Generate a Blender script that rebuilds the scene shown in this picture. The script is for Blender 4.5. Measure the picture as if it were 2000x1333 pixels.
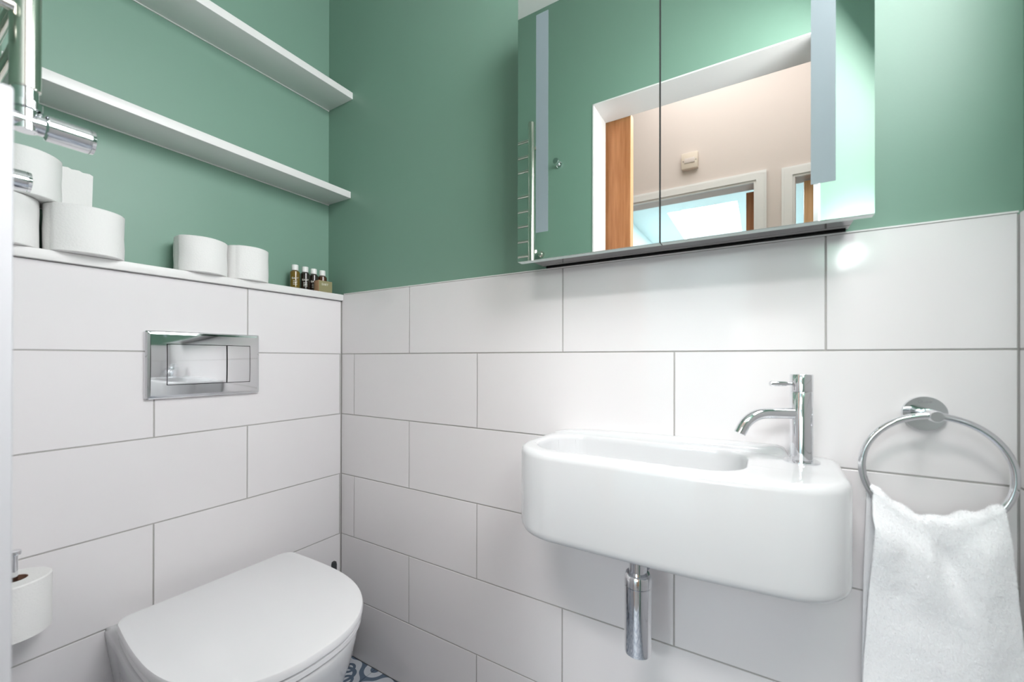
import bpy, bmesh, math, random
import numpy as np
from mathutils import Vector, Matrix, noise

for o in list(bpy.data.objects):
    bpy.data.objects.remove(o)
S = bpy.context.scene
COL = S.collection
PI = math.pi

# ------------------------------------------------------------------ camera
cam_d = bpy.data.cameras.new('camera')
cam = bpy.data.objects.new('camera', cam_d)
COL.objects.link(cam)
yaw, pitch, roll = 0.54533, 0.00212, 0.00191
fw = Vector((-math.sin(yaw)*math.cos(pitch), math.cos(yaw)*math.cos(pitch), math.sin(pitch)))
rt = Vector((math.cos(yaw), math.sin(yaw), 0))
up = rt.cross(fw)
r2 = rt*math.cos(roll) + up*math.sin(roll)
u2 = up*math.cos(roll) - rt*math.sin(roll)
m = Matrix.Identity(4)
for i in range(3):
    m[i][0], m[i][1], m[i][2] = r2[i], u2[i], -fw[i]
m.translation = Vector((1.21216, -0.89563, 0.98473))
cam.matrix_world = m
cam_d.sensor_width = 36.0
cam_d.lens = 812.546/2000*36
cam_d.shift_y = (699.606-666.5)/2000
cam_d.clip_start = 0.01
cam_d.dof.use_dof = True
cam_d.dof.focus_distance = 1.2
cam_d.dof.aperture_fstop = 3.6
S.camera = cam

# ------------------------------------------------------------------ light
S.view_settings.view_transform = 'Standard'
S.view_settings.look = 'None'
S.view_settings.gamma = 1
S.view_settings.use_curve_mapping = False
S.view_settings.exposure = 0.10
W = bpy.data.worlds.new('world'); S.world = W
W.use_nodes = True
bg = W.node_tree.nodes['Background']
bg.inputs[0].default_value = (0.86, 0.95, 1.0, 1)
bg.inputs[1].default_value = 3.0

def area(name, loc, target, sx, sy, power, col):
    d = bpy.data.lights.new(name, 'AREA'); d.shape = 'RECTANGLE'
    d.size, d.size_y, d.energy, d.color = sx, sy, power, col
    o = bpy.data.objects.new(name, d); COL.objects.link(o)
    o.location = loc
    o.rotation_euler = (Vector(target)-Vector(loc)).to_track_quat('-Z', 'Y').to_euler()
    return o
area('hall_light', (1.1, -1.5, 2.85), (1.05, -1.35, 0), 1.3, 0.9, 15, (1.0, 0.96, 0.95))
hf = area('hall_door_fill', (1.05, -1.93, 2.74), (0.8, -0.1, 0.7), 0.8, 0.2, 6.0, (1.0, 0.97, 0.97)); hf.data.spread = 1.6  # added fill aimed through the doorway, placed above the mirror's view
area('skylight_light', (0.69, -4.2, 2.75), (0.69, -3.6, 0), 0.6, 1.1, 95, (0.92, 0.97, 1.0))
# daylight through the window in the right wall
area('window_light', (1.522, -0.445, 1.82), (0.0, -0.38, 1.12), 0.54, 0.66, 15.2, (1.0, 0.98, 1.0))
fl = area('flash_light', (1.44, -0.775, 1.31), (0.0, -0.20, 1.25), 0.10, 0.045, 1.15, (1.0, 0.985, 1.0)); fl.data.spread = 2.3
hl = area('hall_fill', (1.28, -1.5, 0.95), (1.46, 0.0, 0.50), 0.4, 0.5, 0.22, (1.0, 0.98, 0.98)); hl.data.spread = 0.8  # added fill for the towel and lower wall, kept below the mirror's view
area('flash_spill', (1.44, -0.780, 1.312), (1.46, -0.86, 1.42), 0.10, 0.045, 1.6, (1.0, 1.0, 1.0))

# ------------------------------------------------------------------ materials
def mat(name, col, rough=0.5, metal=0.0, coat=0.0, bump=None, var=None, spec=None):
    M = bpy.data.materials.new(name); M.use_nodes = True
    nt = M.node_tree; b = nt.nodes['Principled BSDF']
    b.inputs['Base Color'].default_value = (*col, 1)
    b.inputs['Roughness'].default_value = rough
    b.inputs['Metallic'].default_value = metal
    if coat:
        b.inputs['Coat Weight'].default_value = coat
        b.inputs['Coat Roughness'].default_value = 0.03
    if spec is not None: b.inputs['Specular IOR Level'].default_value = spec
    tc = nt.nodes.new('ShaderNodeTexCoord')
    if bump:
        sc, st, dist = bump
        n = nt.nodes.new('ShaderNodeTexNoise'); n.inputs['Scale'].default_value = sc
        n.inputs['Detail'].default_value = 3
        nt.links.new(tc.outputs['Object'], n.inputs['Vector'])
        bp = nt.nodes.new('ShaderNodeBump'); bp.inputs['Strength'].default_value = st
        bp.inputs['Distance'].default_value = dist
        nt.links.new(n.outputs['Fac'], bp.inputs['Height'])
        nt.links.new(bp.outputs['Normal'], b.inputs['Normal'])
        if coat: nt.links.new(bp.outputs['Normal'], b.inputs['Coat Normal'])
    if var:
        sc, amt = var
        n = nt.nodes.new('ShaderNodeTexNoise'); n.inputs['Scale'].default_value = sc
        n.inputs['Detail'].default_value = 5
        nt.links.new(tc.outputs['Object'], n.inputs['Vector'])
        mx = nt.nodes.new('ShaderNodeMix'); mx.data_type = 'RGBA'
        mx.inputs[6].default_value = (*[c*(1-amt) for c in col], 1)
        mx.inputs[7].default_value = (*[min(1, c*(1+amt)) for c in col], 1)
        nt.links.new(n.outputs['Fac'], mx.inputs[0])
        nt.links.new(mx.outputs[2], b.inputs['Base Color'])
    return M

TILE = mat('white_glazed_tile', (0.81, 0.785, 0.79), 0.10, bump=(5, 0.25, 0.004), spec=0.42)
GROUT = mat('grey_grout', (0.47, 0.455, 0.44), 0.9, bump=(300, 0.3, 0.001), var=(60, 0.08))
GREEN = mat('green_paint', (0.205, 0.345, 0.270), 0.42, bump=(220, 0.08, 0.001), var=(3, 0.03))
WHITE = mat('white_paint', (0.82, 0.81, 0.80), 0.45, bump=(150, 0.05, 0.001), var=(4, 0.02))
WARM = mat('warm_white_paint', (0.70, 0.615, 0.575), 0.6, var=(4, 0.02))
TEAL = mat('pale_teal_paint', (0.72, 0.82, 0.83), 0.6, var=(4, 0.02))
SHELF = mat('white_shelf_board', (0.80, 0.79, 0.78), 0.35, bump=(90, 0.04, 0.001))
CERAM = mat('white_ceramic', (0.675, 0.68, 0.69), 0.08, coat=0.15)
SEAT = mat('white_seat_plastic', (0.87, 0.87, 0.88), 0.16, coat=0.2)
CHROME = mat('chrome', (0.80, 0.81, 0.83), 0.05, 1.0)
SATIN = mat('brushed_steel', (0.74, 0.72, 0.67), 0.2, 1.0)
GAPSHADE = mat('gap_shade', (0.02, 0.02, 0.02), 0.8)  # near-black colour that paints shade into narrow gaps
ALU = mat('polished_aluminium', (0.36, 0.35, 0.355), 0.05, 1.0)
MIRROR = mat('mirror_glass', (0.885, 0.915, 0.895), 0.0, 1.0)
FROST = mat('frosted_strip', (0.20, 0.25, 0.27), 0.5, 0.0)
FROSTED = mat('obscure_glass', (0.85, 0.9, 0.92), 0.4)
FROSTED.node_tree.nodes['Principled BSDF'].inputs['Transmission Weight'].default_value = 1.0
GLASSEDGE = mat('glass_edge', (0.75, 0.86, 0.82), 0.2)
PAPER = mat('toilet_paper', (0.84, 0.835, 0.82), 0.95, bump=(260, 0.35, 0.0015), spec=0.1)
CARD = mat('cardboard', (0.22, 0.12, 0.08), 0.9)
TOWEL = mat('terry_cotton', (0.96, 0.965, 0.975), 1.0, bump=(420, 0.35, 0.002), spec=0.0)
def fluffy(M, k):
    nt = M.node_tree; b = nt.nodes['Principled BSDF']; out = nt.nodes['Material Output']
    t = nt.nodes.new('ShaderNodeBsdfTranslucent'); t.inputs[0].default_value = (0.97, 0.97, 0.98, 1)
    mx = nt.nodes.new('ShaderNodeMixShader'); mx.inputs[0].default_value = k
    nt.links.new(b.outputs[0], mx.inputs[1]); nt.links.new(t.outputs[0], mx.inputs[2]); nt.links.new(mx.outputs[0], out.inputs[0])
PILE = mat('terry_loops', (0.97, 0.97, 0.975), 1.0, spec=0.0)
fluffy(PILE, 0.5)
PLASTIC = mat('dark_grey_plastic', (0.035, 0.037, 0.042), 0.4)
OAK = mat('oak', (0.50, 0.24, 0.10), 0.45)
OAKEDGE = mat('oak_edge', (0.75, 0.45, 0.22), 0.5)
AMBER = mat('amber_plastic', (0.16, 0.10, 0.012), 0.15, coat=0.5)
BROWN = mat('dark_brown_plastic', (0.018, 0.012, 0.008), 0.15, coat=0.5)
CAP = mat('white_cap', (0.85, 0.85, 0.83), 0.35)
KRAFT = mat('kraft_card', (0.42, 0.25, 0.14), 0.8)
OLIVE = mat('olive_label', (0.28, 0.26, 0.13), 0.6)
INK = mat('pale_print', (0.80, 0.78, 0.70), 0.6)
GREYINK = mat('grey_print', (0.25, 0.25, 0.26), 0.5)
FLOORB = mat('floor_board', (0.30, 0.30, 0.30), 0.8)

def oak_grain(M, a, b_):
    nt = M.node_tree; b = nt.nodes['Principled BSDF']
    tc = nt.nodes.new('ShaderNodeTexCoord'); mp = nt.nodes.new('ShaderNodeMapping')
    mp.inputs['Scale'].default_value = (60, 60, 4)
    n = nt.nodes.new('ShaderNodeTexNoise'); n.inputs['Scale'].default_value = 1.5; n.inputs['Detail'].default_value = 6
    cr = nt.nodes.new('ShaderNodeValToRGB')
    cr.color_ramp.elements[0].position = 0.3; cr.color_ramp.elements[0].color = (*a, 1)
    cr.color_ramp.elements[1].position = 0.7; cr.color_ramp.elements[1].color = (*b_, 1)
    nt.links.new(tc.outputs['Object'], mp.inputs['Vector']); nt.links.new(mp.outputs[0], n.inputs['Vector'])
    nt.links.new(n.outputs['Fac'], cr.inputs[0]); nt.links.new(cr.outputs[0], b.inputs['Base Color'])
oak_grain(OAK, (0.34, 0.125, 0.042), (0.48, 0.20, 0.08))
oak_grain(OAKEDGE, (0.66, 0.38, 0.18), (0.80, 0.50, 0.27))

def floor_tile_mat():
    """white and slate-blue printed scroll pattern, one repeat per 20 cm tile (object space)"""
    M = bpy.data.materials.new('patterned_floor_tile'); M.use_nodes = True
    nt = M.node_tree; b = nt.nodes['Principled BSDF']; L = nt.links.new
    b.inputs['Roughness'].default_value = 0.4
    tc = nt.nodes.new('ShaderNodeTexCoord'); sp = nt.nodes.new('ShaderNodeSeparateXYZ')
    L(tc.outputs['Object'], sp.inputs[0])
    def mth(op, a, c=None, d=None):
        n = nt.nodes.new('ShaderNodeMath'); n.operation = op
        for i, v in enumerate((a, c, d)):
            if v is None: continue
            if isinstance(v, (int, float)): n.inputs[i].default_value = v
            else: L(v, n.inputs[i])
        return n.outputs[0]
    x = mth('DIVIDE', sp.outputs[0], 0.2); y = mth('DIVIDE', sp.outputs[1], 0.2)
    ax = mth('ABSOLUTE', x); ay = mth('ABSOLUTE', y)
    def rad(u, v): return mth('SQRT', mth('ADD', mth('MULTIPLY', u, u), mth('MULTIPLY', v, v)))
    r = rad(x, y); th = mth('ARCTAN2', y, x)
    c4 = mth('COSINE', mth('MULTIPLY', th, 4.0)); c8 = mth('COSINE', mth('MULTIPLY', th, 8.0))
    def band(v, c, w): return mth('LESS_THAN', mth('ABSOLUTE', mth('SUBTRACT', v, c)), w)
    cx = mth('SUBTRACT', 0.5, ax); cy = mth('SUBTRACT', 0.5, ay)
    rc = rad(cx, cy)
    d1 = band(mth('ADD', r, mth('MULTIPLY', c4, 0.07)), 0.33, 0.032)
    d2 = mth('LESS_THAN', mth('SUBTRACT', r, mth('MULTIPLY', c4, 0.05)), 0.10)
    d3 = band(rc, 0.20, 0.03)
    d4 = mth('LESS_THAN', rc, 0.075)
    q1 = rad(mth('SUBTRACT', ax, 0.30), mth('SUBTRACT', ay, 0.12)); q2 = rad(mth('SUBTRACT', ax, 0.12), mth('SUBTRACT', ay, 0.30))
    d5 = band(q1, 0.085, 0.022); d6 = band(q2, 0.085, 0.022)
    d7 = band(mth('ADD', r, mth('MULTIPLY', c8, 0.03)), 0.52, 0.025)
    f = d1
    for d in (d2, d3, d4, d5, d6, d7): f = mth('MAXIMUM', f, d)
    mx = nt.nodes.new('ShaderNodeMix'); mx.data_type = 'RGBA'
    mx.inputs[6].default_value = (0.66, 0.69, 0.74, 1); mx.inputs[7].default_value = (0.13, 0.18, 0.25, 1)
    L(f, mx.inputs[0]); L(mx.outputs[2], b.inputs['Base Color'])
    return M
FTILE = floor_tile_mat()

# ------------------------------------------------------------------ helpers
def tag(o, label=None, cat=None, group=None, kind=None):
    if label: o['label'] = label
    if cat: o['category'] = cat
    if group: o['group'] = group
    if kind: o['kind'] = kind
    return o
def root(name, loc, label=None, cat=None, group=None, kind=None):
    o = bpy.data.objects.new(name, None); COL.objects.link(o)
    o.location = loc; o.empty_display_size = 0.05
    return tag(o, label, cat, group, kind)
def origin_of(o):
    v = Vector((0, 0, 0))
    while o is not None:
        v += o.location; o = o.parent
    return v
def obj(name, verts, faces, material, parent=None, loc=None, smooth=None):
    """mesh given in world coordinates; linked below parent or at loc"""
    base = origin_of(parent) if parent else Vector(loc or (0, 0, 0))
    me = bpy.data.meshes.new(name)
    me.from_pydata([Vector(v)-base for v in verts], [], faces)
    bm = bmesh.new(); bm.from_mesh(me)
    bmesh.ops.recalc_face_normals(bm, faces=bm.faces); bm.to_mesh(me); bm.free()
    me.materials.append(material)
    if smooth is not None:
        me.polygons.foreach_set('use_smooth', [True]*len(me.polygons))
        me.set_sharp_from_angle(angle=math.radians(smooth))
    o = bpy.data.objects.new(name, me); COL.objects.link(o)
    if parent: o.parent = parent
    else: o.location = base
    return o
class G:
    def __init__(s): s.v = []; s.f = []
    def add(s, v, f):
        n = len(s.v); s.v += [tuple(p) for p in v]; s.f += [tuple(i+n for i in q) for q in f]; return s
    def loft(s, loops, cap0=True, cap1=True, closed=True):
        n = len(loops[0]); v = [p for l in loops for p in l]; f = []
        for i in range(len(loops)-1):
            for j in range(n if closed else n-1):
                k = (j+1) % n
                f.append((i*n+j, i*n+k, (i+1)*n+k, (i+1)*n+j))
        if cap0: f.append(tuple(range(n-1, -1, -1)))
        if cap1: f.append(tuple((len(loops)-1)*n+j for j in range(n)))
        return s.add(v, f)
    def box(s, lo, hi, b=0.0):
        x0, y0, z0 = lo; x1, y1, z1 = hi
        if b <= 0:
            v = [(x0,y0,z0),(x1,y0,z0),(x1,y1,z0),(x0,y1,z0),(x0,y0,z1),(x1,y0,z1),(x1,y1,z1),(x0,y1,z1)]
            return s.add(v, [(0,3,2,1),(4,5,6,7),(0,1,5,4),(1,2,6,5),(2,3,7,6),(3,0,4,7)])
        bm = bmesh.new(); bmesh.ops.create_cube(bm, size=1)
        for q in bm.verts:
            q.co = Vector(((x0+x1)/2+q.co.x*(x1-x0), (y0+y1)/2+q.co.y*(y1-y0), (z0+z1)/2+q.co.z*(z1-z0)))
        bmesh.ops.bevel(bm, geom=list(bm.edges), offset=b, segments=2, affect='EDGES', profile=0.5)
        bm.verts.index_update()
        s.add([q.co[:] for q in bm.verts], [[q.index for q in f.verts] for f in bm.faces]); bm.free(); return s
    def lathe(s, prof, c, axis=(0, 0, 1), n=40, cap0=True, cap1=True):
        """prof: [(radius, height along axis)]"""
        ax = Vector(axis).normalized(); a = ax.orthogonal().normalized(); b = ax.cross(a); c = Vector(c)
        loops = [[c+ax*h+(a*math.cos(t)+b*math.sin(t))*r for t in [2*PI*k/n for k in range(n)]] for r, h in prof]
        return s.loft(loops, cap0, cap1)
    def tube(s, path, r, n=16, closed=False, cap=True):
        P = [Vector(p) for p in path]; m_ = len(P); R = r if isinstance(r, (list, tuple)) else [r]*m_
        loops = []; prev = None
        for i in range(m_):
            if closed: t = (P[(i+1) % m_]-P[i-1]).normalized()
            else: t = (P[min(i+1, m_-1)]-P[max(i-1, 0)]).normalized()
            a = t.orthogonal().normalized() if prev is None else (prev-t*prev.dot(t)).normalized()
            prev = a; b = t.cross(a)
            loops.append([P[i]+(a*math.cos(2*PI*k/n)+b*math.sin(2*PI*k/n))*R[i] for k in range(n)])
        if closed: loops.append(loops[0])
        return s.loft(loops, cap and not closed, cap and not closed)
    def obj(s, name, material, parent=None, loc=None, smooth=35):
        return obj(name, s.v, s.f, material, parent, loc, smooth)

def rpoly(pts, n_arc=10):
    """rounded polygon, pts = [(x, y, radius)] counter-clockwise -> list of (x, y)"""
    out = []; N = len(pts)
    for i in range(N):
        p = Vector(pts[i][:2]); a = (Vector(pts[i-1][:2])-p); b = (Vector(pts[(i+1) % N][:2])-p); r = pts[i][2]
        if r <= 0: out.append(p[:]); continue
        la, lb = a.length, b.length; a.normalize(); b.normalize()
        ang = a.angle(b); d = min(r/math.tan(ang/2), la*0.499, lb*0.499); r = d*math.tan(ang/2)
        c = p+(a+b).normalized()*(r/math.sin(ang/2))
        s0 = (p+a*d)-c; s1 = (p+b*d)-c
        a0 = math.atan2(s0.y, s0.x); da = (math.atan2(s1.y, s1.x)-a0+PI) % (2*PI)-PI
        for k in range(n_arc+1):
            t = a0+da*k/n_arc; out.append((c.x+r*math.cos(t), c.y+r*math.sin(t)))
    return out
def by_angle(poly, c, angs):
    """radial resampling of a convex outline about c"""
    out = []; N = len(poly)
    for t in angs:
        d = Vector((math.cos(t), math.sin(t))); best = None
        for i in range(N):
            a = Vector(poly[i])-Vector(c); e = Vector(poly[(i+1) % N])-Vector(poly[i])
            den = d.x*(-e.y)+e.x*d.y
            if abs(den) < 1e-12: continue
            k = (a.x*(-e.y)+e.x*a.y)/den; u = (d.x*a.y-d.y*a.x)/den
            if k > 0 and -1e-6 <= u <= 1+1e-6 and (best is None or k > best): best = k
        out.append(best)
    return out

# ------------------------------------------------------------------ room shell
FZ = 0.010                 # finished floor
YF, TF = -0.835, -0.819    # front wall plaster / its tile face
XL = -0.085                # green wall above the ledge
XR = 1.527
CEIL = 2.45
wall_back = tag(G().box((-0.25, 0.010, 0), (1.65, 0.13, CEIL)).obj('wall_back', GREEN, loc=(0.7, 0.07, 0)), kind='structure')
wall_left = tag(G().box((-0.25, -1.0, 0), (XL, 0.010, CEIL)).obj('wall_left', GREEN, loc=(-0.17, -0.45, 0)), kind='structure')
g = G(); WY0, WY1, WZ0, WZ1 = -0.75, -0.18, 1.46, 2.18
g.box((XR+0.008, YF, 0), (1.65, 0.010, WZ0)).box((XR+0.008, YF, WZ1), (1.65, 0.010, CEIL)).box((XR+0.008, YF, WZ0), (1.65, WY0, WZ1)).box((XR+0.008, WY1, WZ0), (1.65, 0.010, WZ1))
wall_right = tag(g.obj('wall_right', GREEN, loc=(1.59, -0.4, 0), smooth=None), kind='structure')
w2 = tag(root('window_2', (1.60, -0.49, WZ0)), kind='structure')
g = G()
g.box((1.56, WY0, WZ0), (1.62, WY0+0.05, WZ1)).box((1.56, WY1-0.05, WZ0), (1.62, WY1, WZ1)).box((1.56, WY0+.05, WZ0), (1.62, WY1-.05, WZ0+0.05)).box((1.56, WY0+.05, WZ1-0.05), (1.62, WY1-.05, WZ1)).box((1.565, WY0+.05, 1.81), (1.615, WY1-.05, 1.835))
g.obj('window_frame', WHITE, w2, smooth=None)
G().box((XR+0.001, WY0-.01, WZ0-0.018), (1.60, WY1+.01, WZ0), 0.002).obj('window_sill', WHITE, w2)
for za_, zb_ in ((WZ0+.05, 1.81), (1.835, WZ1-.05)):
    G().box((1.588, WY0+.05, za_), (1.592, WY1-.05, zb_)).obj('pane', FROSTED, w2, smooth=None)
# front wall with the doorway the camera looks out of
g = G(); DL, DR, DH, YB = 0.640, 1.354, 1.976, -0.975
g.box((XL, YB, 0), (DL, YF, CEIL)).box((DR, YB, 0), (1.65, YF, CEIL)).box((DL, YB, DH), (DR, YF, CEIL))
wall_front = tag(g.obj('wall_front', GREEN, loc=(0.3, -0.9, 0), smooth=None), kind='structure')
g = G(); g.box((DL-0.001, YB-0.001, 1.2), (DL+0.004, YF+0.0015, DH)).box((DR-0.004, YB-0.001, 0), (DR+0.001, YF+0.0015, DH)).box((DL, YB-0.001, DH-0.004), (DR, YF+0.0015, DH+0.001))
g.obj('door_reveal', WHITE, wall_front, smooth=None)
G().box((0.60, YB, 0.0), (0.7055, TF, 1.199), 0.002).obj('boxed_reveal', mat('shaded_white_paint', (0.54, 0.55, 0.575), 0.5), wall_front)  # white panel, its colour darkened to imitate shade from the window light
floor = tag(G().box((-0.2, -1.0, -0.08), (1.65, 0.1, FZ-0.008)).obj('floor', GROUT, loc=(0.7, -0.4, 0), smooth=None), kind='structure')
ceiling = tag(G().box((-0.25, -0.975, CEIL), (1.65, 0.13, CEIL+0.1)).obj('ceiling', WHITE, loc=(0.7, -0.4, CEIL), smooth=None), kind='structure')

# lower boxed-out part of the left wall behind the toilet
G().box((XL, TF, 0), (-0.0016, 0.0098, 1.176)).obj('boxing', GROUT, wall_left, smooth=None)
G().box((0.0, 0.0016, 0), (XR+0.006, 0.0099, 1.1965)).obj('grout_bed', GROUT, wall_back, smooth=None)
G().box((XR+0.0016, TF, 0), (XR+0.0079, 0.0, 1.1965)).obj('grout_bed', GROUT, wall_right, smooth=None)
G().box((0.0, TF-0.014, 0), (0.5995, TF-0.0016, 1.1965)).obj('grout_bed', GROUT, wall_front, smooth=None)

_tilemesh = {}
def tile(parent, axis, face, a0, a1, z0, z1, sgn):
    """one wall tile: face plane coordinate, spans a0..a1 along the wall and z0..z1; sgn = outward direction"""
    key = (axis, sgn, round(a1-a0, 4), round(z1-z0, 4))
    if key not in _tilemesh:
        w, h, t, b = (a1-a0)/2, (z1-z0)/2, 0.0012, 0.0007
        v = []
        for (W_, H_, d) in ((w, h, -t), (w, h, -b), (w-b, h-b, 0)):
            for sx, sz in ((-1, -1), (1, -1), (1, 1), (-1, 1)):
                v.append((sx*W_, sgn*d, sz*H_) if axis == 'y' else (sgn*d, sx*W_, sz*H_))
        f = [(8, 9, 10, 11)]
        for i in (0, 4):
            for k in range(4): f.append((i+k, i+(k+1) % 4, i+4+(k+1) % 4, i+4+k))
        me = bpy.data.meshes.new('tile'); me.from_pydata(v, [], f)
        bm = bmesh.new(); bm.from_mesh(me); bmesh.ops.recalc_face_normals(bm, faces=bm.faces)
        # face outward
        q = max(bm.faces, key=lambda ff: ff.calc_area()); out = Vector((0, sgn, 0)) if axis == 'y' else Vector((sgn, 0, 0))
        if q.normal.dot(out) < 0: bmesh.ops.reverse_faces(bm, faces=bm.faces)
        bm.to_mesh(me); bm.free(); me.materials.append(TILE); _tilemesh[key] = me
    o = bpy.data.objects.new('tile', _tilemesh[key]); COL.objects.link(o)
    o.parent = parent
    c = Vector(((a0+a1)/2, face, (z0+z1)/2)) if axis == 'y' else Vector((face, (a0+a1)/2, (z0+z1)/2))
    o.location = c-origin_of(parent)
    return o
def tile_wall(parent, axis, face, sgn, lo, hi, joints_a, joints_b, ztop, gap=0.0028):
    rows = [(0.8+0.2, ztop, 0), (0.8, 1.0, 1), (0.6, 0.8, 0), (0.4, 0.6, 1), (0.2, 0.4, 0), (FZ+0.001, 0.2, 1)]
    for z0, z1, k in rows:
        js = [lo]+sorted(j for j in (joints_a if k == 0 else joints_b) if lo < j < hi)+[hi]
        for a, b in zip(js[:-1], js[1:]):
            ga = 0.001 if a == lo else gap/2; gb = 0.001 if b == hi else gap/2
            tile(parent, axis, face, a+ga, b-gb, z0+(gap/2 if z0 > 0.1 else 0), z1-(gap/2 if z1 < 1.1 else 0), sgn)
x0, TW = 0.0648, 0.4952
tile_wall(wall_back, 'y', 0.0, -1, 0.001, XR, [x0+TW*(k+.5) for k in range(4)], [x0+TW*k for k in range(4)], 1.198)
tile_wall(wall_left, 'x', 0.0, 1, TF, -0.002, [-0.296-.4952*k for k in range(-1, 2)], [-0.5003-.4952*k for k in range(-1, 2)], 1.176)
tile_wall(wall_right, 'x', XR, -1, TF, -0.002, [-0.30], [-0.55, -0.05], 1.198)
tile_wall(wall_front, 'y', TF, 1, 0.002, 0.5995, [0.31], [0.06, 0.56], 1.198)
# slim white trim along the top of the tiles
tag(G().box((0.012, -0.0008, 1.1985), (XR, 0.0098, 1.2012)).obj('trim_1', WHITE, loc=(0.7, 0, 1.2), smooth=None), kind='structure')
# stone ledge on top of the boxing
tag(G().box((XL+0.0005, TF+0.001, 1.1775), (0.0115, -0.001, 1.1975), 0.0015).obj('trim_2', WHITE, loc=(-0.03, -0.4, 1.18)), kind='structure')
# floor tiles
ftm = None; FS = 0.2
for i in range(8):
    for j in range(5):
        cx, cy = 0.05+FS*i+0.02, -0.10-FS*j
        if ftm is None:
            gg = G().box((-FS/2+0.001, -FS/2+0.001, -0.008), (FS/2-0.001, FS/2-0.001, 0))
            ftm = bpy.data.meshes.new('floor_tile'); ftm.from_pydata(gg.v, [], gg.f); ftm.materials.append(FTILE)
        o = bpy.data.objects.new('floor_tile', ftm); COL.objects.link(o)
        o.parent = floor; o.location = Vector((cx, cy, FZ))-origin_of(floor)

# ------------------------------------------------------------------ hall and room beyond, seen in the mirror
g = G()
HY = -2.05
g.box((-0.6, HY-0.1, 0), (0.40, HY, 2.95)).box((1.16, HY-0.1, 0), (1.36, HY, 2.95)).box((0.40, HY-0.1, 1.996), (1.16, HY, 2.95))
g.box((2.0, HY-0.1, 0), (2.7, HY, 2.95)).box((1.36, HY-0.1, 1.985), (2.0, HY, 2.95))
hall = tag(g.obj('wall_hall', WARM, loc=(0.8, HY, 0), smooth=None), kind='structure')
tag(G().box((-0.7, HY, 0), (-0.6, YB, 2.95)).obj('wall_hall_side', WARM, loc=(-0.65, -1.5, 0), smooth=None), kind='structure')
tag(G().box((2.6, HY, 0), (2.7, YB, 2.95)).obj('wall_hall_end', WARM, loc=(2.65, -1.5, 0), smooth=None), kind='structure')
tag(G().box((-0.6, YB, 0), (XL-0.001, YB+0.1, 2.95)).box((1.651, YB, 0), (2.6, YB+0.1, 2.95)).box((XL, YB, CEIL+.101), (1.65, YB+0.1, 2.95)).obj('wall_hall_front', WARM, loc=(0.8, YB, 0), smooth=None), kind='structure')
tag(G().box((-0.7, HY-0.1, 2.95), (2.7, YB+0.1, 3.05)).obj('ceiling_hall', WHITE, loc=(0.8, -1.5, 2.95), smooth=None), kind='structure')
tag(G().box((-0.7, -5.6, -0.08), (2.7, -1.001, 0.0)).obj('floor_hall', FLOORB, loc=(0.8, -3, 0), smooth=None), kind='structure')
# architraves
def architrave(name, xa, xb, zt):
    g = G()
    for w0, w1, y0_, d in ((0.0, 0.062, -0.001, 0.016), (0.012, 0.050, 0.0161, 0.023)):
        prof = lambda w: [(xa-w, 0.0), (xa-w, zt+w), (xb+w, zt+w), (xb+w, 0.0)]
        A, B = prof(w0), prof(w1)
        for k in range(3):
            q = [A[k], A[k+1], B[k+1], B[k]]
            g.loft([[(a, HY+y0_, b) for a, b in q], [(a, HY+d, b) for a, b in q]])
    return tag(g.obj(name, WHITE, loc=((xa+xb)/2, HY, 0), smooth=None), kind='structure')
architrave('trim_3', 0.40, 1.16, 1.996)
architrave('trim_4', 1.355, 2.0, 1.985)
# sliding oak leaf of this room's doorway
d1 = tag(root('door_1', (0.35, -1.01, 0)), kind='structure')
G().box((-0.06, -1.030, 0.01), (0.7415, -0.992, 1.991)).obj('door_leaf', OAK, d1, smooth=None)
G().box((0.7415, -1.030, 0.01), (0.7445, -0.992, 1.991)).obj('edge_lipping', OAKEDGE, d1, smooth=None)
d2 = tag(root('door_2', (1.13, -2.3, 0)), kind='structure')
G().box((1.120, -2.86, 0.01), (1.157, -2.155, 1.985)).obj('door_leaf', OAK, d2, smooth=None)
G().box((1.118, -2.158, 0.01), (1.159, -2.152, 1.985)).obj('edge_lipping', OAK, d2, smooth=None)
d3 = tag(root('door_3', (1.40, -2.3, 0)), kind='structure')
G().box((1.400, -2.135, 0.01), (1.99, -2.10, 1.975)).obj('door_leaf', OAKEDGE, d3, smooth=None)
for zz in (0.2, 0.8, 1.4):
    for xx in (1.47, 1.73):
        g = G(); g.box((xx, -2.101, zz), (xx+0.2, -2.094, zz+0.45)).box((xx+0.03, -2.095, zz+0.03), (xx+0.17, -2.090, zz+0.42))
        g.obj('door_panel', OAKEDGE, d3, smooth=None)
# switch box over the hall door
sw = root('fused_switch', (0.82, HY, 2.20), 'cream square switch box on the hall wall, seen in the mirror', 'switch')
G().box((0.773, HY, 2.152), (0.867, HY+0.03, 2.250), 0.004).obj('housing', mat('cream_plastic', (0.72, 0.62, 0.52), 0.5), sw)
G().box((0.79, HY+0.029, 2.185), (0.85, HY+0.034, 2.215), 0.002).obj('cover_plate', WARM, sw)
for xx in (0.784, 0.856):
    G().lathe([(0.003, 0), (0.003, 0.002)], (xx, HY+0.0295, 2.20), (0, 1, 0), 10).obj('screw', GREYINK, sw)
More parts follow.
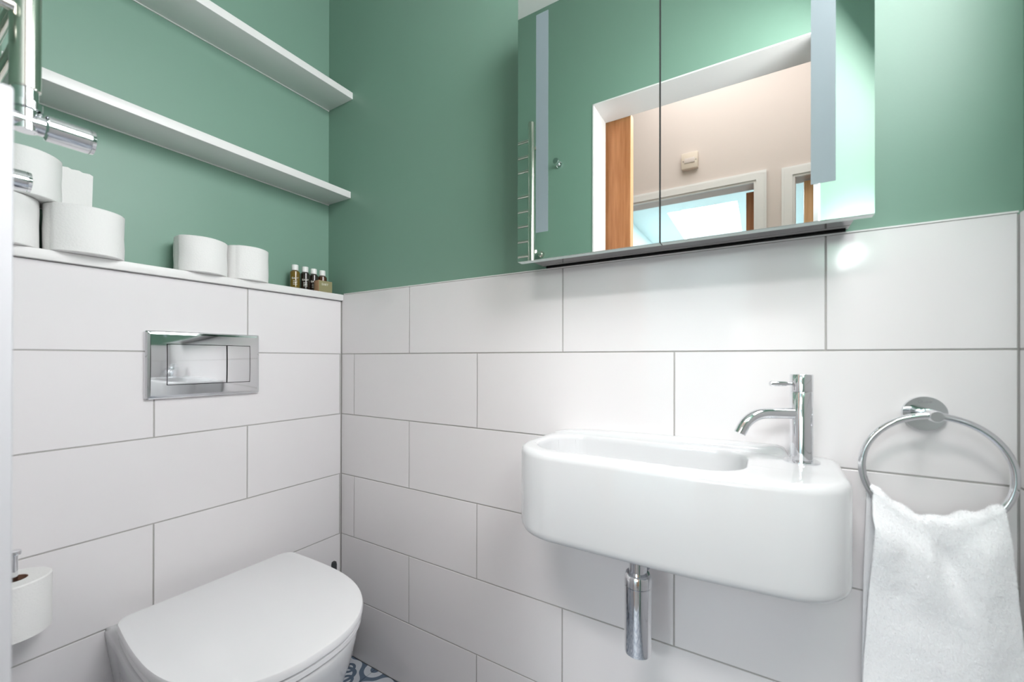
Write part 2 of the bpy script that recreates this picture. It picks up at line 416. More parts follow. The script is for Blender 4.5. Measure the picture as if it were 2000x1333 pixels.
# room beyond with a rooflight
g = G()
g.box((-0.55, -5.4, 0), (0.0, -2.151, 2.45))
tag(g.obj('wall_far_left', TEAL, loc=(-0.3, -3.5, 0), smooth=None), kind='structure')
tag(G().box((1.62, -5.4, 0), (1.75, -2.151, 2.9)).obj('wall_far_right', TEAL, loc=(1.7, -3.5, 0), smooth=None), kind='structure')
tag(G().box((-0.55, -5.5, 0), (1.75, -5.4, 2.9)).obj('wall_far_end', TEAL, loc=(0.6, -5.45, 0), smooth=None), kind='structure')
g = G(); cz = 2.45
g.box((-0.6, -3.66, cz), (1.75, -2.151, cz+0.08)).box((-0.6, -5.4, cz), (0.38, -3.66, cz+0.08)).box((0.995, -5.4, cz), (1.75, -3.66, cz+0.08)).box((0.38, -5.4, cz), (0.995, -5.2, cz+0.08))
far_ceiling = tag(g.obj('ceiling_far', TEAL, loc=(0.6, -3.5, cz), smooth=None), kind='structure')
g = G(); g.box((0.35, -3.66, cz+.08), (0.38, -5.2, cz+0.16)).box((0.995, -5.2, cz+.08), (1.025, -3.66, cz+0.16)).box((0.38, -3.66, cz+.08), (0.995, -3.63, cz+0.16))
tag(g.obj('window_1', WHITE, loc=(0.69, -4.4, cz), smooth=None), kind='structure')

# ------------------------------------------------------------------ shelves
def shelf(label, z0, z1, xf):
    r = root('wall_shelf', (0.0, -0.4, z0), label, 'shelf', 'white floating shelves on the green wall')
    G().box((XL, YF+0.001, z0), (xf, 0.0095, z1), 0.0012).obj('board', SHELF, r)
    G().box((XL, YF+0.001, z0-0.0022), (XL+0.003, 0.0095, z0)).obj('sealant_bead', WHITE, r, smooth=None)
shelf('lower white floating shelf on the green wall, above the toilet rolls', 1.5185, 1.5405, 0.034)
shelf('upper white floating shelf on the green wall, nearest the ceiling', 1.8460, 1.8680, 0.043)

# ------------------------------------------------------------------ flush plate
fp = root('flush_plate', (0.006, -0.394, 0.97), 'chrome dual flush plate set in the white tiles above the toilet', 'flush plate')
def plate_loop(y0, y1, z0, z1, x, r, n=6):
    return [(x, a, b) for a, b in rpoly([(y0, z0, r), (y1, z0, r), (y1, z1, r), (y0, z1, r)], n)]
g = G(); ya, yb, za, zb = -0.520, -0.2705, 0.8895, 1.0485
g.loft([plate_loop(ya, yb, za, zb, 0.0002, .004), plate_loop(ya, yb, za, zb, 0.009, .004),
        plate_loop(ya+.003, yb-.003, za+.003, zb-.003, 0.0125, .003), plate_loop(ya+.008, yb-.008, za+.008, zb-.008, 0.0138, .003)], True, False)
# gently domed front with a rectangular recess for the buttons
by0, by1, bz0, bz1 = -0.4825, -0.298, 0.921, 1.0185
def dome(y, z):
    u, w_ = (y-(ya+yb)/2)/((yb-ya)/2), (z-(za+zb)/2)/((zb-za)/2)
    return 0.0138+0.0016*(1-u*u)+0.0034*(1-w_*w_)
def dome_grid(g, y0, y1, z0, z1, off=0.0, back=None, hole=None):
    ys = sorted(set([y0+(y1-y0)*k/24 for k in range(25)]+(list(hole[:2]) if hole else [])))
    zs = sorted(set([z0+(z1-z0)*k/16 for k in range(17)]+(list(hole[2:]) if hole else [])))
    v = [(dome(y, z)+off, y, z) for y in ys for z in zs]; nz = len(zs); f = []
    for a in range(len(ys)-1):
        for b in range(nz-1):
            yc_, zc_ = (ys[a]+ys[a+1])/2, (zs[b]+zs[b+1])/2
            if hole and hole[0] < yc_ < hole[1] and hole[2] < zc_ < hole[3]: continue
            f.append((a*nz+b, (a+1)*nz+b, (a+1)*nz+b+1, a*nz+b+1))
    g.add(v, f)
    if back is not None:      # side walls down to the back
        rim = [(y, z0) for y in ys]+[(y1, z) for z in zs[1:]]+[(y, z1) for y in ys[::-1][1:]]+[(y0, z) for z in zs[::-1][1:-1]]
        g.loft([[(dome(y, z)+off, y, z) for y, z in rim], [(back, y, z) for y, z in rim]], False, False)
    return g
dome_grid(g, ya+.008, yb-.008, za+.008, zb-.008, hole=(by0, by1, bz0, bz1))
g.loft([[(dome(a, b), a, b) for a, b in ((by0, bz0), (by1, bz0), (by1, bz1), (by0, bz1))], [(0.008, a, b) for a, b in ((by0, bz0), (by1, bz0), (by1, bz1), (by0, bz1))]], False, False)
G().box((0.007, by0, bz0), (0.0082, by1, bz1)).obj('recess', GAPSHADE, fp, smooth=None)  # near-black sheet, painted shade for the gaps around the buttons
g.obj('frame', CHROME, fp, smooth=28)
def button(a, b):
    gg = G(); e = 0.0015
    dome_grid(gg, a+e, b-e, bz0+e, bz1-e, off=0.0004, back=0.009)
    gg.obj('button', CHROME, fp, smooth=28)
button(by0, -0.3555); button(-0.3555, by1)

# ------------------------------------------------------------------ toilet
YC = -0.397
tl = root('toilet', (0.25, YC, FZ+0.07), 'white wall-hung toilet with its flat lid closed', 'toilet')
def dshape(xb, xt, w, rb, z, n=96, p=2.35, straight=0.55):
    """D outline: back at xb, tip at xt, half width w, rounded back corners"""
    pts = []
    xs = xb+(xt-xb)*0.42
    K = 40
    pts.append((xb, 0))
    for k in range(1, 7): pts.append((xb, -(w*0.955-rb)*k/6))
    c = (xb+rb, -(w*0.955-rb))
    for k in range(1, 9):
        t = PI+PI/2*k/8; pts.append((c[0]+rb*math.cos(t), c[1]+rb*math.sin(t)))
    y_s = pts[-1][1]; x_s = pts[-1][0]
    for k in range(1, 11):
        t = k/10; pts.append((x_s+(xs-x_s)*t, -(w*0.955+(w*0.045)*math.sin(t*PI/2))))
    for k in range(1, K+1):
        t = PI/2*k/K
        pts.append((xs+(xt-xs)*math.sin(t)**(2/p), -w*math.cos(t)**(2/p)))
    h = pts[1:-1]
    full = pts+[(a, -b) for a, b in reversed(h)]
    return [(a, YC+b-max(0, a-0.06)*0.042, z) for a, b in full]
G().loft([dshape(.058, .499, .193, .03, .4215), dshape(.055, .504, .197, .03, .4235), dshape(.055, .505, .198, .03, .4345),
          dshape(.057, .503, .196, .03, .4385), dshape(.063, .497, .190, .028, .4400)]).obj('lid', SEAT, tl, smooth=40)
G().loft([dshape(.062, .496, .190, .03, .4060), dshape(.058, .501, .195, .03, .4075), dshape(.058, .501, .195, .03, .4165), dshape(.061, .497, .191, .03, .4195)]).obj('seat', SEAT, tl, smooth=40)
# hinge blocks under the back of the lid
for s_ in (-1, 1):
    G().lathe([(0.010, 0), (0.010, 0.020)], (0.072, YC+s_*0.10, 0.4045), n=20).obj('hinge', CHROME, tl)
def bowl_loop(xb, xt, w, z, wb):
    """bowl section: back on the wall, parallel sides then elliptic nose"""
    pts = []; xs = xb+(xt-xb)*0.40
    for k in range(0, 8): pts.append((xb, -(wb)*k/7))
    for k in range(1, 13):
        t = k/12; s = t*t*(3-2*t); pts.append((xb+(xs-xb)*t, -(wb+(w-wb)*s)))
    for k in range(1, 41):
        t = PI/2*k/40; pts.append((xs+(xt-xs)*math.sin(t)**(0.87), -w*math.cos(t)**(0.87)))
    h = pts[1:-1]; full = pts+[(a, -b) for a, b in reversed(h)]
    return [(a, YC+b-max(0, a-0.06)*0.042, z) for a, b in full]
secs = [(.0, .30, .100, .085, .105), (.0, .335, .128, .088, .125), (.0, .355, .142, .100, .135), (.0, .385, .152, .14, .145), (.0, .425, .165, .20, .158),
        (.0, .460, .178, .27, .170), (.0, .485, .188, .33, .179), (.0, .497, .194, .375, .185), (.0, .500, .196, .395, .187), (.0, .498, .194, .402, .185), (.004, .490, .187, .4045, .179)]
L_ = [bowl_loop(a+0.0006, b, c, z, wb) for a, b, c, z, wb in secs]
g = G(); g.loft(L_, True, True)
g.obj('bowl', CERAM, tl, smooth=60)

# toilet brush in the corner behind the toilet
tb = root('toilet_brush', (0.060, -0.060, FZ), 'dark grey toilet brush and holder in the corner behind the toilet', 'toilet brush')
G().lathe([(0.036, 0), (0.040, 0.004), (0.044, 0.12), (0.045, 0.125), (0.041, 0.125), (0.039, 0.02), (0.0, 0.02)], (0.062, -0.062, FZ), n=36, cap1=False).obj('holder', PLASTIC, tb)
G().lathe([(0.034, 0.03), (0.036, 0.06), (0.033, 0.09), (0.02, 0.10)], (0.062, -0.062, FZ), n=36).obj('brush_head', PLASTIC, tb)
G().lathe([(0.006, 0.10), (0.006, 0.23), (0.008, 0.25), (0.0085, 0.318), (0.007, 0.326), (0.003, 0.329)], (0.056, -0.066, FZ+0.008), n=20).obj('handle', PLASTIC, tb)

# ------------------------------------------------------------------ basin
bs = root('wash_basin', (1.05, -0.11, 0.657), 'white ceramic wall-hung cloakroom basin with rounded corners', 'basin')
BC = (1.02, -0.112)
outer = rpoly([(0.792, -0.0008, 0.012), (0.792, -0.236, 0.098), (1.1, -0.2385, 0.9), (1.317, -0.222, 0.082), (1.319, -0.0008, 0.030)], 24)
angs = []
def arc_angles(poly, c, N=220):
    P = [Vector(p) for p in poly]; Ls = [0]
    for i in range(len(P)): Ls.append(Ls[-1]+(P[(i+1) % len(P)]-P[i]).length)
    out = []
    for k in range(N):
        s = Ls[-1]*k/N
        i = next(j for j in range(len(P)) if Ls[j+1] >= s)
        t = (s-Ls[i])/max(1e-9, Ls[i+1]-Ls[i]); q = P[i].lerp(P[(i+1) % len(P)], t)
        out.append(math.atan2(q.y-c[1], q.x-c[0]))
    return out
inner = rpoly([(0.820, -0.034, 0.060), (0.820, -0.202, 0.075), (1.188, -0.202, 0.060), (1.188, -0.034, 0.055)], 24)
A_ = sorted(set(round(a, 6) for a in arc_angles(outer, BC, 180)+arc_angles(inner, BC, 120)))
Ro, Ri = by_angle(outer, BC, A_), by_angle(inner, BC, A_)
# make the outline's anti-clockwise order explicit and build offset loops
def ring(R, off, z, scale=1.0):
    P = [Vector((BC[0]+r*math.cos(a), BC[1]+r*math.sin(a))) for r, a in zip(R, A_)]
    out = []; n = len(P)
    for i in range(n):
        t = (P[(i+1) % n]-P[i-1]).normalized(); nrm = Vector((-t.y, t.x))   # inward for ccw
        q = P[i]+nrm*off
        out.append((q.x, min(q.y, -0.0006), z))
    return out
ZT, ZB = 0.8175, 0.657
loops = [ring(Ro, 0.020, ZB), ring(Ro, 0.010, ZB+0.0012), ring(Ro, 0.004, ZB+0.005), ring(Ro, 0.001, ZB+0.011), ring(Ro, 0, ZB+0.018),
         ring(Ro, 0, ZT-0.013), ring(Ro, 0.0012, ZT-0.007), ring(Ro, 0.0042, ZT-0.0028), ring(Ro, 0.009, ZT-0.0006), ring(Ro, 0.013, ZT)]
loops += [ring(Ri, -0.005, ZT), ring(Ri, -0.002, ZT-0.0006), ring(Ri, 0, ZT-0.003), ring(Ri, 0.001, ZT-0.010),
          ring(Ri, 0.006, ZT-0.085), ring(Ri, 0.012, ZT-0.100), ring(Ri, 0.022, ZT-0.108), ring(Ri, 0.04, ZT-0.111)]
g = G(); g.loft(loops, True, True)
g.obj('bowl', CERAM, bs, smooth=50)
# raised ledge along the wall
g = G()
pr_ = [(-0.0006, ZT-0.01), (-0.0006, ZT+0.0125), (-0.022, ZT+0.0125), (-0.0265, ZT+0.011), (-0.029, ZT+0.006), (-0.031, ZT-0.001)]
lp = []
for xx, k in ((0.803, 0.05), (0.815, 0.30), (0.84, 0.50), (0.90, 0.72), (1.0, 0.88), (1.1, 0.96), (1.222, 1.0), (1.231, 0.97), (1.238, 0.86), (1.243, 0.62), (1.246, 0.25), (1.2465, 0.0)):
    lp.append([(xx, y_ if k > 0.3 or xx < 1 else y_, z_ if z_ < ZT else ZT+(z_-ZT)*k) for y_, z_ in pr_])
g.loft(lp); g.obj('back_ledge', CERAM, bs, smooth=60)
# waste fitting in the bowl
G().lathe([(0.0, 0), (0.030, 0), (0.030, 0.002), (0.026, 0.0035), (0.0, 0.0035)], (1.014, -0.122, ZT-0.111), n=32, cap0=False, cap1=False).obj('waste', CHROME, bs)

# bottle trap below
tr = root('bottle_trap', (1.014, -0.122, 0.447), 'chrome bottle trap hanging under the basin', 'trap')
c = (1.014, -0.122, 0)
G().lathe([(0.0, .4465), (0.021, .4465), (0.0235, .449), (0.0240, .455), (0.0240, .570), (0.0232, .5706)], c, n=48, cap0=False).obj('bottle', CHROME, tr)
G().lathe([(0.0232, .5712), (0.0243, .5716), (0.0243, .586), (0.0225, .591), (0.0205, .5935), (0.0180, .5935)], c, n=48).obj('collar', CHROME, tr)
G().lathe([(0.0158, .588), (0.0158, .6568)], c, n=32).obj('inlet_pipe', CHROME, tr)
G().lathe([(0.0158, .640), (0.026, .642), (0.026, .6568)], c, n=32).obj('nut', CHROME, tr)
G().tube([(1.014, -0.110, .607), (1.016, -0.07, .607), (1.020, -0.006, .607)], 0.0160, 24).obj('outlet_pipe', CHROME, tr)
G().lathe([(0.031, 0), (0.031, 0.003), (0.028, 0.007), (0.016, 0.009)], (1.020, -0.0004, .607), (0, -1, 0), 36).obj('wall_rosette', CHROME, tr)
G().lathe([(0.022, 0.0), (0.022, 0.026)], (1.012, -0.100, .607), (0.03, 1, 0), 28).obj('outlet_nut', CHROME, tr)

# tap
TP = Vector((1.2640, -0.0690, ZT))
tp = root('basin_tap', TP, 'chrome pillar tap standing on the right end of the basin', 'tap')
G().lathe([(0.0, 0.0), (0.0255, 0.0), (0.0255, 0.0022), (0.0245, 0.003), (0.0, 0.003)], TP, n=48, cap0=False, cap1=False).obj('base_flange', CHROME, tp)
G().lathe([(0.0162, 0.003), (0.0162, 0.1135), (0.0158, 0.1142)], TP, n=48).obj('body', CHROME, tp)
G().lathe([(0.0156, 0.1146), (0.0162, 0.1152), (0.0162, 0.1415), (0.0155, 0.1428), (0.0, 0.1430)], TP, n=48, cap1=False).obj('handle', CHROME, tp)
hd = Vector((-0.856, -0.517, 0)).normalized()
a0 = TP+hd*0.012+Vector((0, 0, 0.079))
path = [a0, a0+hd*0.03, a0+hd*0.045]
for k in range(1, 13):
    t = math.radians(62)*k/12; R_ = 0.044
    path.append(a0+hd*(0.045+R_*math.sin(t))+Vector((0, 0, -R_*(1-math.cos(t)))))
t = math.radians(62); last = path[-1]
path.append(last+hd*0.011*math.cos(t)+Vector((0, 0, -0.011*math.sin(t))))
sp_ = G().tube(path, 0.0088, 28).obj('spout', CHROME, tp)
lv0 = TP+hd*0.010+Vector((0, 0, 0.1275))
G().tube([lv0, lv0+hd*0.016, lv0+hd*0.0162, lv0+hd*0.040, lv0+hd*0.0412], [0.0028, 0.0028, 0.0042, 0.0042, 0.0034], 20).obj('lever', CHROME, tp)

# ------------------------------------------------------------------ towel ring
RX, RY, RZc, RR = 1.4245, -0.052, 0.8205, 0.0815
rg = root('towel_ring', (1.4264, 0.0, 0.90), 'chrome towel ring with round wall rosette, right of the basin', 'towel ring')
G().lathe([(0.0268, 0.0004), (0.0268, 0.006), (0.0262, 0.0072), (0.0, 0.0072)], (1.4264, 0, 0.9006), (0, -1, 0), 56, cap1=False).obj('wall_rosette', CHROME, rg)
G().lathe([(0.0082, 0.006), (0.0082, 0.0600), (0.0074, 0.0612), (0, 0.0612)], (1.4264, 0, 0.9015), (0, -1, 0), 32, cap1=False).obj('post', CHROME, rg)
G().tube([(RX+RR*math.cos(t), RY, RZc+RR*math.sin(t)) for t in [2*PI*k/96 for k in range(96)]], 0.0050, 20, closed=True).obj('ring', CHROME, rg)
def text(s, name, size, loc, right, up_, material, parent, depth=0.0002):
    cu = bpy.data.curves.new(name, 'FONT'); cu.body = s; cu.size = size; cu.extrude = depth; cu.align_x = 'CENTER'; cu.align_y = 'CENTER'
    t_ = bpy.data.objects.new(name, cu); COL.objects.link(t_)
    me = bpy.data.meshes.new_from_object(t_.evaluated_get(bpy.context.evaluated_depsgraph_get()))
    bpy.data.objects.remove(t_); me.name = name
    R_, U_ = Vector(right).normalized(), Vector(up_).normalized(); N_ = R_.cross(U_)
    Mx = Matrix((R_, U_, N_)).transposed().to_4x4(); Mx.translation = Vector(loc)-origin_of(parent)
    me.transform(Mx); me.materials.clear(); me.materials.append(material)
    o = bpy.data.objects.new(name, me); COL.objects.link(o); o.parent = parent
    return o
text('GROHE', 'engraving', 0.0050, (1.4264, -0.0073, 0.9185), (1, 0, 0), (0, 0, 1), GREYINK, rg, 0.0001)

# ------------------------------------------------------------------ towel
def make_towel():
    rnd = random.Random(4)
    NU, TH = 170, 0.0055
    verts = []; faces = []
    path_len_front, path_len_back = 0.40, 0.36
    NF, NA, NB = 190, 18, 120
    rows = NB+NA+NF
    def ztop(x):
        dx = min(abs(x-RX), RR*0.965)
        return RZc-math.sqrt(RR*RR-dx*dx)
    pos = np.zeros((rows, NU, 3))
    for j in range(NU):
        u = j/(NU-1)
        xt = 1.3555+(1.4925-1.3555)*u
        zt = ztop(xt)
        bunch = 0.0165+0.004*math.sin(u*PI*3.2+0.5)+0.0025*math.sin(u*PI*9)
        bunch -= 0.008*max(0, 1-min(u, 1-u)/0.08)
        for i in range(rows):
            if i < NB:      # back layer, bottom to top
                s = (1-i/NB)*path_len_back; side = 1; ang = None
            elif i < NB+NA:
                s = 0; ang = PI*(i-NB)/(NA-1)
            else:
                s = (i-NB-NA+1)/NF*path_len_front; side = -1; ang = None
            spread = min(1, s/0.30)
            if ang is None:
                k = s/0.4
                if side < 0:
                    xl, xr = 1.3555-0.014*min(1, k*1.3), 1.4925+0.0215*min(1, k*1.6)**0.8
                else:
                    xl, xr = 1.3505-0.006*k, 1.4925+0.010*k
                x = xl+(xr-xl)*u
                fade = min(1, s/0.05)
                fold = 0.0075*math.sin(u*7.5+1.2+s*6)*math.exp(-s*3.0)+0.004*math.sin(u*16+s*12)*math.exp(-s*7)+0.004*math.exp(-((u-0.83+0.5*s)/0.05)**2)*math.exp(-s*9)
                # main diagonal crease running down to the right from the top middle
                dcr = u-(0.46+1.9*s) if s < 0.13 else u-(0.707+0.05*(s-0.13))
                cr = -0.009*math.exp(-(dcr/0.075)**2)*math.exp(-((s-0.045)/0.045)**2)
                step = 0.012/(1+math.exp(dcr*34))*math.exp(-((s-0.045)/0.06)**2)
                if side < 0: y = RY-0.0118-0.004*math.sin(min(1, s/0.1)*PI/2)-(fold*0.8+cr+step)*(fade*fade*(3-2*fade))
                else: y = RY+0.012+0.010*min(1, s/0.15)+fold*0.25
                z = zt+bunch*max(0, 1-s/0.02)*0.3-s+bunch*0.25*0
                if side < 0: z = zt+0.004-s
                else: z = zt+0.004-s
                y += 0.004*(s*2) if side < 0 else 0
            else:
                x0_, x1_ = 1.3555, 1.4925
                x = x0_+(x1_-x0_)*u-(0.005*(1-u)*(1-ang/PI))
                y = RY+0.0118*math.cos(ang)-0.002*math.sin(u*16)*math.sin(ang); z = zt+0.004+bunch*0.85*math.sin(ang)**1.0
            pos[i, j] = (x, y, z)
    # soft lumps and terry texture along the surface normal
    du = np.gradient(pos, axis=1); dv = np.gradient(pos, axis=0)
    nr = np.cross(du, dv); nr /= (np.linalg.norm(nr, axis=2, keepdims=True)+1e-12)
    for i in range(rows):
        for j in range(NU):
            p = Vector(pos[i, j]); q = Vector((p.x, p.y*3+i*0.0008, p.z))
            d = 0.0012*noise.noise(q*24)+0.0004*noise.noise(q*95)+0.0008*noise.noise(q*420)
            pos[i, j] += nr[i, j]*d
    outp = pos+nr*0.0; inn = pos-nr*TH
    return outp, inn, nr, rows, NU
outp, inn, nr, rows, NU = make_towel()
# decide outward direction: front layer must face -y
sgn = -1.0 if nr[-20, NU//2, 1] > 0 else 1.0
inn = outp-nr*sgn*0.0055
v = [tuple(p) for p in outp.reshape(-1, 3)]+[tuple(p) for p in inn.reshape(-1, 3)]
f = []; K = rows*NU
for i in range(rows-1):
    for j in range(NU-1):
        a = i*NU+j; f.append((a, a+1, a+NU+1, a+NU)); f.append((K+a, K+a+NU, K+a+NU+1, K+a+1))
for i in range(rows-1):
    a = i*NU; f.append((a, a+NU, K+a+NU, K+a)); a += NU-1; f.append((a, K+a, K+a+NU, a+NU))
for j in range(NU-1):
    f.append((j, K+j, K+j+1, j+1)); a = (rows-1)*NU+j; f.append((a, a+1, K+a+1, K+a))
tw = obj('hand_towel', v, f, TOWEL, None, (1.42, -0.05, 0.40), 180)
tag(tw, 'white fluffy hand towel draped through the chrome towel ring', 'towel')
# terry pile
rs = np.random.RandomState(3)
NP = 90000
ii = rs.randint(0, rows-1, NP); jj = rs.randint(0, NU-1, NP)
fr = rs.rand(NP, 2)
base = outp[ii, jj]*(1-fr[:, :1])+outp[ii+1, jj]*fr[:, :1]; base = base+(outp[ii, jj+1]-outp[ii, jj])*fr[:, 1:]
nn = nr[ii, jj]*sgn
rdir = rs.normal(size=(NP, 3)); rdir[:, 2] -= 0.5
tipd = nn+rdir*0.55; tipd /= np.linalg.norm(tipd, axis=1, keepdims=True)
ln = (0.0016+0.0020*rs.rand(NP, 1))
side = np.cross(tipd, rs.normal(size=(NP, 3))); side /= np.linalg.norm(side, axis=1, keepdims=True)
b0 = base-nn*0.0004
pv = np.concatenate([b0-side*0.00032, b0+side*0.00032, b0+tipd*ln], axis=1).reshape(-1, 3)-np.array([1.42, -0.05, 0.40])
me = bpy.data.meshes.new('terry_pile')
me.vertices.add(NP*3); me.vertices.foreach_set('co', pv.ravel().astype(np.float32))
me.loops.add(NP*3); me.loops.foreach_set('vertex_index', np.arange(NP*3, dtype=np.int32))
me.polygons.add(NP); me.polygons.foreach_set('loop_start', np.arange(0, NP*3, 3, dtype=np.int32))
me.update(calc_edges=True); me.validate(); me.materials.append(PILE)
pile = bpy.data.objects.new('terry_pile', me); COL.objects.link(pile); pile.parent = tw; pile['kind'] = 'stuff'

# ------------------------------------------------------------------ mirror cabinet
CT = 1.803
mc = root('mirror_cabinet', (1.045, -0.04, 1.203), 'wide mirrored bathroom cabinet with two doors above the basin', 'cabinet')
G().box((0.7625, -0.0708, 1.2065), (1.3318, 0.0096, CT-0.004), 0.0).obj('body', ALU, mc, smooth=None)
G().box((0.7620, -0.0702, 1.2046), (1.3322, 0.0040, 1.2064)).obj('bottom_panel', ALU, mc, smooth=None)
G().box((0.7640, 0.0010, 1.2016), (1.3300, 0.0094, 1.2045)).obj('wall_gap_shade', GAPSHADE, mc, smooth=None)  # near-black strip standing in for shade between cabinet and tile top
def mdoor(xa, xb, side):
    d = G().box((xa, -0.0885, 1.2012), (xb, -0.0712, CT)).obj('door', GLASSEDGE, mc, smooth=None)
    G().box((xa+0.0004, -0.0918, 1.2016), (xb-0.0004, -0.0886, CT-0.0004)).obj('mirror_panel', MIRROR, d, smooth=None)
    s0, s1 = (0.7848, 0.8145) if side == 'l' else (1.2745, 1.3058)
    G().box((s0, -0.09195, 1.2600), (s1, -0.09172, 1.7370)).obj('frosted_strip', FROST, d, smooth=None)
G().box((1.04485, -0.0912, 1.2020), (1.04685, -0.0700, CT-0.001)).obj('door_gap_shade', GAPSHADE, mc, smooth=None)  # dark strip filling the gap between the doors, painted as its shade
mdoor(0.7385, 1.0447, 'l'); mdoor(1.0470, 1.3520, 'r')

# ------------------------------------------------------------------ heated towel rail on the front wall, left of the doorway
rd = root('towel_radiator', (0.28, -0.80, 1.32), 'chrome ladder towel radiator at the left edge, nearest the camera', 'radiator')
XA, XB_, YR = 0.165, 0.4065, -0.7650
for xx in (XA, XB_):
    G().lathe([(0.0, 1.3262), (0.0125, 1.3262), (0.0139, 1.3275), (0.0139, 1.938), (0.0125, 1.9395), (0.0, 1.9395)], (xx, YR, 0), n=40, cap0=False, cap1=False).obj('upright', SATIN, rd)
for zz in (1.3435, 1.4035, 1.4638, 1.5263, 1.5866, 1.647, 1.749, 1.808, 1.870):
    G().tube([(XA, YR, zz), (XB_, YR, zz)], 0.0062, 16).obj('rung', SATIN, rd)
for xx in (XA+0.012, XB_+0.012):
    for zz in (1.42, 1.84):
        G().lathe([(0.013, 0), (0.013, 0.008), (0.007, 0.010), (0.007, 0.058)], (xx, YF+0.0002, zz), (0, 1, 0), 24).obj('wall_bracket', SATIN, rd)
def valve(x, z, yend, r, ylen):
    vr = G().lathe([(0.0115, z-0.012), (0.0115, z+0.014), (0.0155, z+0.015), (0.0155, z+0.024), (0.0120, z+0.026), (0.0120, 1.3262)], (x, YR, 0), n=28).obj('valve_body', CHROME, rd)
    G().tube([(x, YF+0.001, z), (x, YR+0.012, z)], 0.0115, 24).obj('valve_tail', CHROME, vr)
    y0_ = yend-ylen
    G().lathe([(0.0125, -0.010), (0.0125, -0.002), (r, 0), (r, ylen-0.007), (r-0.0006, ylen-0.0065), (r-0.0006, ylen-0.0055), (r, ylen-0.005), (r*0.96, ylen-0.001), (r*0.8, ylen)], (x, y0_, z), (0, 1, 0), 40).obj('valve_cap', CHROME, vr)
valve(XB_, 1.2865, -0.7010, 0.0165, 0.046)
valve(XA, 1.2770, -0.7190, 0.0165, 0.030)

# robe hook on the front wall
rh = root('robe_hook', (0.494, YF, 1.78), 'small chrome robe hook on the green wall, seen in the mirror', 'hook')
G().lathe([(0.0125, 0), (0.0125, 0.004), (0.010, 0.005)], (0.498, YF, 1.775), (0, 1, 0), 28).obj('base_plate', CHROME, rh)
G().lathe([(0.005, 0.004), (0.005, 0.030), (0.012, 0.032), (0.013, 0.040), (0.011, 0.044), (0, 0.044)], (0.498, YF, 1.775), (0.05, 1, 0.0), 28, cap1=False).obj('peg', CHROME, rh)

# ------------------------------------------------------------------ toilet rolls
def roll(label, x, y, z, r, h, rh_=0.020, group='spare toilet rolls on the ledge', wob=0.0, flap=None, seed=1):
    rr = root('toilet_roll', (x, y, z), label, 'toilet roll', group)
    rnd = random.Random(seed); ph = rnd.random()*6
    n = 72; loops = []
    prof = [(rh_, 0.0), (r-0.002, 0.0), (r, 0.0015), (r, h*0.25), (r, h*0.5), (r, h*0.75), (r, h-0.0018), (r-0.0022, h), (rh_, h), (rh_, 0.0)]
    for ra, hh in prof:
        lp_ = []
        for k in range(n):
            t = 2*PI*k/n
            q = ra
            if ra > rh_+0.001:
                q += wob*0.0012*math.sin(3*t+ph)+wob*0.0006*math.sin(hh*90+5*t)
                # overlapping last sheet: a step in radius
                if flap is not None:
                    d = (t-flap+PI) % (2*PI)-PI
                    if 0 <= d < 2.6: q += 0.0024*(1-d/2.6)
            lp_.append((x+q*math.cos(t), y+q*math.sin(t), z+hh))
        loops.append(lp_)
    G().loft(loops, False, False).obj('paper', PAPER, rr, smooth=35)
    G().lathe([(rh_-0.0012, 0.0005), (rh_, 0.0005), (rh_, h-0.0005), (rh_-0.0012, h-0.0005), (rh_-0.0012, 0.0005)], (x, y, z), n=36, cap0=False, cap1=False).obj('cardboard_core', CARD, rr)
    return rr
LZ = 1.1977
roll('large toilet roll on the ledge right under the stacked one, left of the pair', -0.020, -0.611, LZ, 0.0605, 0.096, wob=1, seed=2, flap=5.2)
roll('toilet roll on the ledge at the far left, cut off by the door frame', -0.027, -0.731, LZ, 0.055, 0.096, wob=0.6, seed=3)
t3 = roll('toilet roll stacked on top of two others, with a loose sheet behind', -0.026, -0.700, LZ+0.0965, 0.055, 0.089, wob=1, seed=4)
roll('left toilet roll of the touching pair in the middle of the ledge', -0.026, -0.398, LZ, 0.0555, 0.088, wob=1.2, seed=5, flap=-1.25)
roll('right toilet roll of the touching pair, nearer the small bottles', -0.028, -0.2870, LZ, 0.0525, 0.0905, wob=0.8, seed=6, flap=-0.85)
# loose sheet standing up behind the stacked roll
g = G(); nx, nz = 14, 12; P = []
for k in range(nx+1):
    for l in range(nz+1):
        u, w_ = k/nx, l/nz
        yy = -0.668+0.080*u; zz = LZ+0.0975+0.1*w_*(1.0-0.02*u)-0.002*u
        xx = -0.073+0.006*math.sin(u*3)*(w_)+0.004*u*w_-0.004*(1-w_)
        if l == nz: zz += 0.0012*math.sin(k*2.1)
        P.append((xx, yy, zz))
F_ = [(k*(nz+1)+l, (k+1)*(nz+1)+l, (k+1)*(nz+1)+l+1, k*(nz+1)+l+1) for k in range(nx) for l in range(nz)]
P2 = [(a-0.0006, b, c_) for a, b, c_ in P]; n0 = len(P)
F2 = F_+[tuple(n0+i for i in reversed(q)) for q in F_]
ed = [(k*(nz+1), (k+1)*(nz+1)) for k in range(nx)]+[((k+1)*(nz+1)+nz, k*(nz+1)+nz) for k in range(nx)]+[(l+1, l) for l in range(nz)]+[(nx*(nz+1)+l, nx*(nz+1)+l+1) for l in range(nz)]
F2 += [(b, a, a+n0, b+n0) for a, b in ed]
obj('loose_sheet', P+P2, F2, PAPER, t3, smooth=60)

